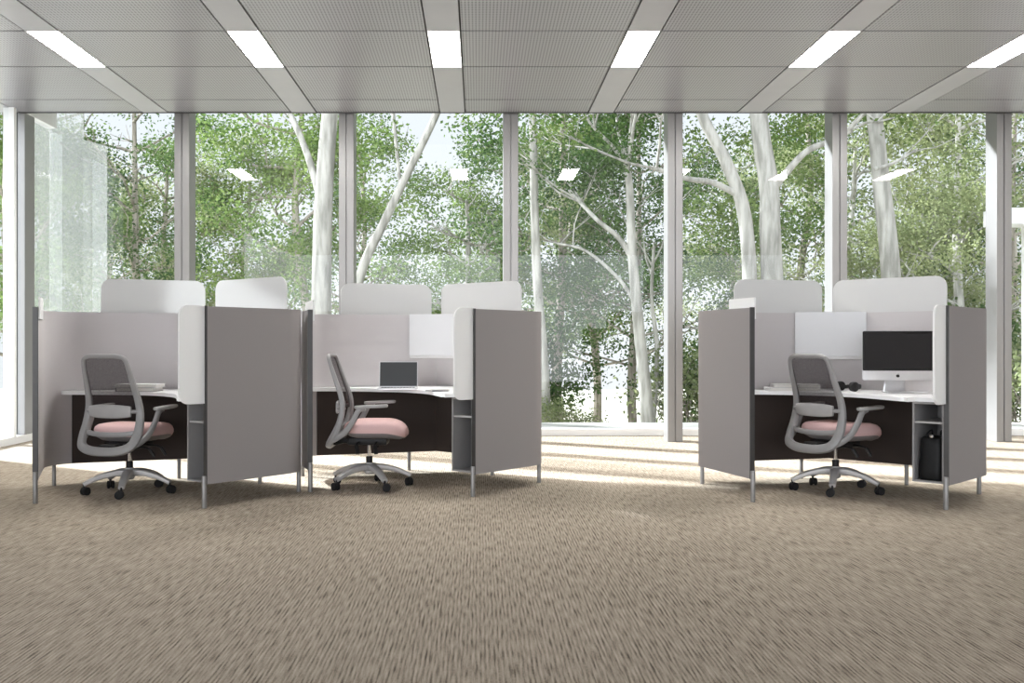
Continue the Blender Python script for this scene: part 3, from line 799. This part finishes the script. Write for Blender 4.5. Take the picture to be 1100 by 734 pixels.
tree_from('eucalyptus_tree', 'thick pale leaning trunk behind the screen of the right booth', [
    (P((965,480,D),(959,330,D),(954,260,D),(947,200,D),(940,130,D),(930,40,D)), .19, .12, 5),
    (P((938,182,D-.3),(960,175,D-.2),(985,160,D)), .035, .02, 2)], 'leaf_b', 'bark', 44, .95, .085, 2,
    extra=P((990,150,18.5),(1020,160,18.5),(1000,190,19),(1030,220,19),(980,240,19),(1000,280,20),(1040,270,20),(925,250,20),(980,210,19),(1040,170,19)))
# far trees: four kinds copied along the slope
def far_proto(k, leafmat, barkmat, H, per, spread):
    root = Vector((0,0,0)); t = bpy.data.objects.new('tree', None); C.objects.link(t)
    bt = bmesh.new(); tips = []; lean = random.uniform(-.05,.05)
    tr = [Vector((lean*z+.12*math.sin(z*.8+k), .1*math.cos(z+k), z)) for z in [H*i/6 for i in range(7)]]
    tube(bt, tr, .16, .05, 8, 3)
    for z in [H*f for f in (.28,.36,.44,.52,.6,.68,.76,.84,.92,1.0)]:
        a = random.random()*2*PI; base = Vector((lean*z+.12*math.sin(z*.8+k), .1*math.cos(z+k), z))
        for q in range(2):
            a += 2.4; branch_tips(bt, base, Vector((math.cos(a), math.sin(a), random.uniform(.1,.6))).normalized(), H*.17*(1.15-.5*z/H), .045, 2, tips)
    link('trunk', bt, barkmat, t, True)
    bl_ = bmesh.new(); tips = [q for q in tips if noise.noise(q*.75+Vector((k*7.3,0,0))) > .06]; leaves(bl_, tips, int(per*9), spread*.85, .095); link('foliage', bl_, leafmat, t)
    return t
protos = [far_proto(0,'leaf_a','bark_b',9.5,11,1.1), far_proto(1,'leaf_b','bark',8.5,10,1.0), far_proto(2,'leaf_c','bark_b',10.5,12,1.1), far_proto(3,'leaf_a','bark',7.0,12,1.0)]
first = [True]*4
def far_tree(k, px, d, z, rz, sc, label, group):
    src = protos[k]
    if first[k]: o = src; first[k] = False
    else:
        o = src.copy(); C.objects.link(o)
        for ch in list(src.children):
            c = ch.copy(); C.objects.link(c); c.parent = o
    o.location = ((px-514)/F*d, d, z); o.rotation_euler = (0,0,rz); o.scale = (sc,)*3
    tag(o, label, 'tree', group)
FAR = [(0,60,26),(1,110,33),(2,150,25),(0,175,31),(1,270,29),(0,330,27),(2,385,34),(3,500,27),(0,545,33),(2,600,27),(0,640,31),(2,680,26),(1,775,32),(2,860,31),(1,925,27),(1,985,27),(0,1010,30),(1,1045,24),(2,1085,27),(0,20,23),(1,1130,30),(0,-30,32)]
wins = ['first', 'second', 'third', 'fourth', 'fifth', 'sixth', 'seventh']
edges = [27, 201, 375, 549, 724, 898, 1070]
kinds = ['bushy mid green tree', 'loose olive green tree', 'tall dark green tree', 'bushy mid green tree']
for (k, px, d) in FAR:
    i = max(0, min(6, sum(1 for e in edges if px > e)-1))
    lab = '%s seen far through the %s window bay from the left' % (kinds[k], wins[i])
    far_tree(k, px, d, -1.8-.02*(d-15), random.random()*6.28, random.uniform(.85,1.15), lab, 'trees on the slope outside')
# low shrubs between the trunks
def shrub_proto(k, leafmat):
    t = bpy.data.objects.new('shrub', None); C.objects.link(t); bt = bmesh.new(); tips = []
    for q in range(9):
        a = q*2.4+k; branch_tips(bt, Vector((.1*math.cos(a), .1*math.sin(a), 0)), Vector((math.cos(a)*.55, math.sin(a)*.55, 1)).normalized(), random.uniform(.8,1.3), .03, 2, tips)
    link('stem', bt, 'bark_b', t, True); b2 = bmesh.new(); leaves(b2, tips, 26, .8, .10); link('foliage', b2, leafmat, t); return t
sp_ = [shrub_proto(0,'leaf_c'), shrub_proto(1,'leaf_b')]; used = [0,0]
for k, px, d, sc_ in [(0,400,21,1.0),(0,535,23.5,1.2),(1,600,20.5,.6),(0,740,22,.9),(1,770,21,1.0),(0,1040,23,1.2),(1,1090,21,1.2),(0,225,22,1.0),(1,120,21,1.0)]:
    if not used[k]: o = sp_[k]; used[k] = 1
    else:
        o = sp_[k].copy(); C.objects.link(o)
        for ch in list(sp_[k].children):
            c = ch.copy(); C.objects.link(c); c.parent = o
    o.location = ((px-514)/F*d, d, -1.35-.02*(d-15.5)); o.rotation_euler = (0,0,random.random()*6.28); o.scale = (sc_, sc_, sc_*1.15)
    i = max(0, min(6, sum(1 for e in edges if px > e)-1))
    tag(o, '%s shrub low between the trunks beyond the %s window bay from the left' % (('dark green','pale olive')[k], wins[i]), 'shrub', 'shrubs on the slope outside')
# light canopy beam outside at the far right
bm = bmesh.new()
a, b = at(1080,235,15.2), at(1180,226,14.2)
box(bm, 8.0, 13, 15.0, 15.5, 2.97, 3.22, .01); 
o = tag(link('canopy_beam', bm, 'render_wall'), 'white canopy beam outside beyond the rightmost column', 'canopy beam')
bm = bmesh.new(); box(bm, 8.55, 8.75, 15.1, 15.4, -.12, 2.97, .01); link('post', bm, 'render_wall', o)

# ------------------------------------------------------------------ light
w = bpy.data.worlds.new('world'); bpy.context.scene.world = w; w.use_nodes = True
nt = w.node_tree; bg = nt.nodes['Background']
tc = nt.nodes.new('ShaderNodeTexCoord'); sp = nt.nodes.new('ShaderNodeSeparateXYZ'); nt.links.new(tc.outputs['Generated'], sp.inputs[0])
rp = nt.nodes.new('ShaderNodeValToRGB'); e = rp.color_ramp.elements
e[0].position = .35; e[0].color = (.84,.86,.86,1); e[1].position = .75; e[1].color = (.82,.89,1.0,1)
k = e.new(.5); k.color = (.92,.955,1.0,1)
mm = nt.nodes.new('ShaderNodeMath'); mm.operation = 'MULTIPLY_ADD'; mm.inputs[1].default_value = .5; mm.inputs[2].default_value = .5
nt.links.new(sp.outputs[2], mm.inputs[0]); nt.links.new(mm.outputs[0], rp.inputs[0]); nt.links.new(rp.outputs[0], bg.inputs[0])
def sky_term(direction, lo, hi, v0, v1):
    dv = nt.nodes.new('ShaderNodeVectorMath'); dv.operation = 'DOT_PRODUCT'; dv.inputs[1].default_value = Vector(direction).normalized()
    nt.links.new(tc.outputs['Generated'], dv.inputs[0])
    br = nt.nodes.new('ShaderNodeMapRange'); br.interpolation_type = 'SMOOTHSTEP'
    for i_, v_ in enumerate((lo, hi, v0, v1)): br.inputs[i_+1].default_value = v_
    nt.links.new(dv.outputs['Value'], br.inputs[0]); return br.outputs[0]
ad = nt.nodes.new('ShaderNodeMath'); ad.operation = 'ADD'
nt.links.new(sky_term((0,1,0), -.3, .2, .3, .45), ad.inputs[0]); nt.links.new(sky_term((-.35,-.92,.2), .5, .98, 0, 2.2), ad.inputs[1])  # second term: bright lobe added behind and left of the camera as fill
nt.links.new(ad.outputs[0], bg.inputs[1])
sun = bpy.data.lights.new('sun', 'SUN'); sun.energy = 8; sun.angle = R(2); sun.color = (.91,.95,1.0)
so = bpy.data.objects.new('sun', sun); C.objects.link(so)
el = R(26.5); so.rotation_euler = Vector((.846*math.cos(el), -.533*math.cos(el), -math.sin(el))).to_track_quat('-Z','Y').to_euler()
so.location = (-20, 30, 20)

sc = bpy.context.scene
sc.view_settings.view_transform = 'Standard'; sc.view_settings.look = 'None'; sc.view_settings.gamma = 1; sc.view_settings.use_curve_mapping = False
sc.view_settings.exposure = 1.3
sc.cycles.use_denoising = True
sc.cycles.max_bounces = 10; sc.cycles.transparent_max_bounces = 24; sc.cycles.diffuse_bounces = 5
sc.cycles.caustics_reflective = False; sc.cycles.caustics_refractive = False
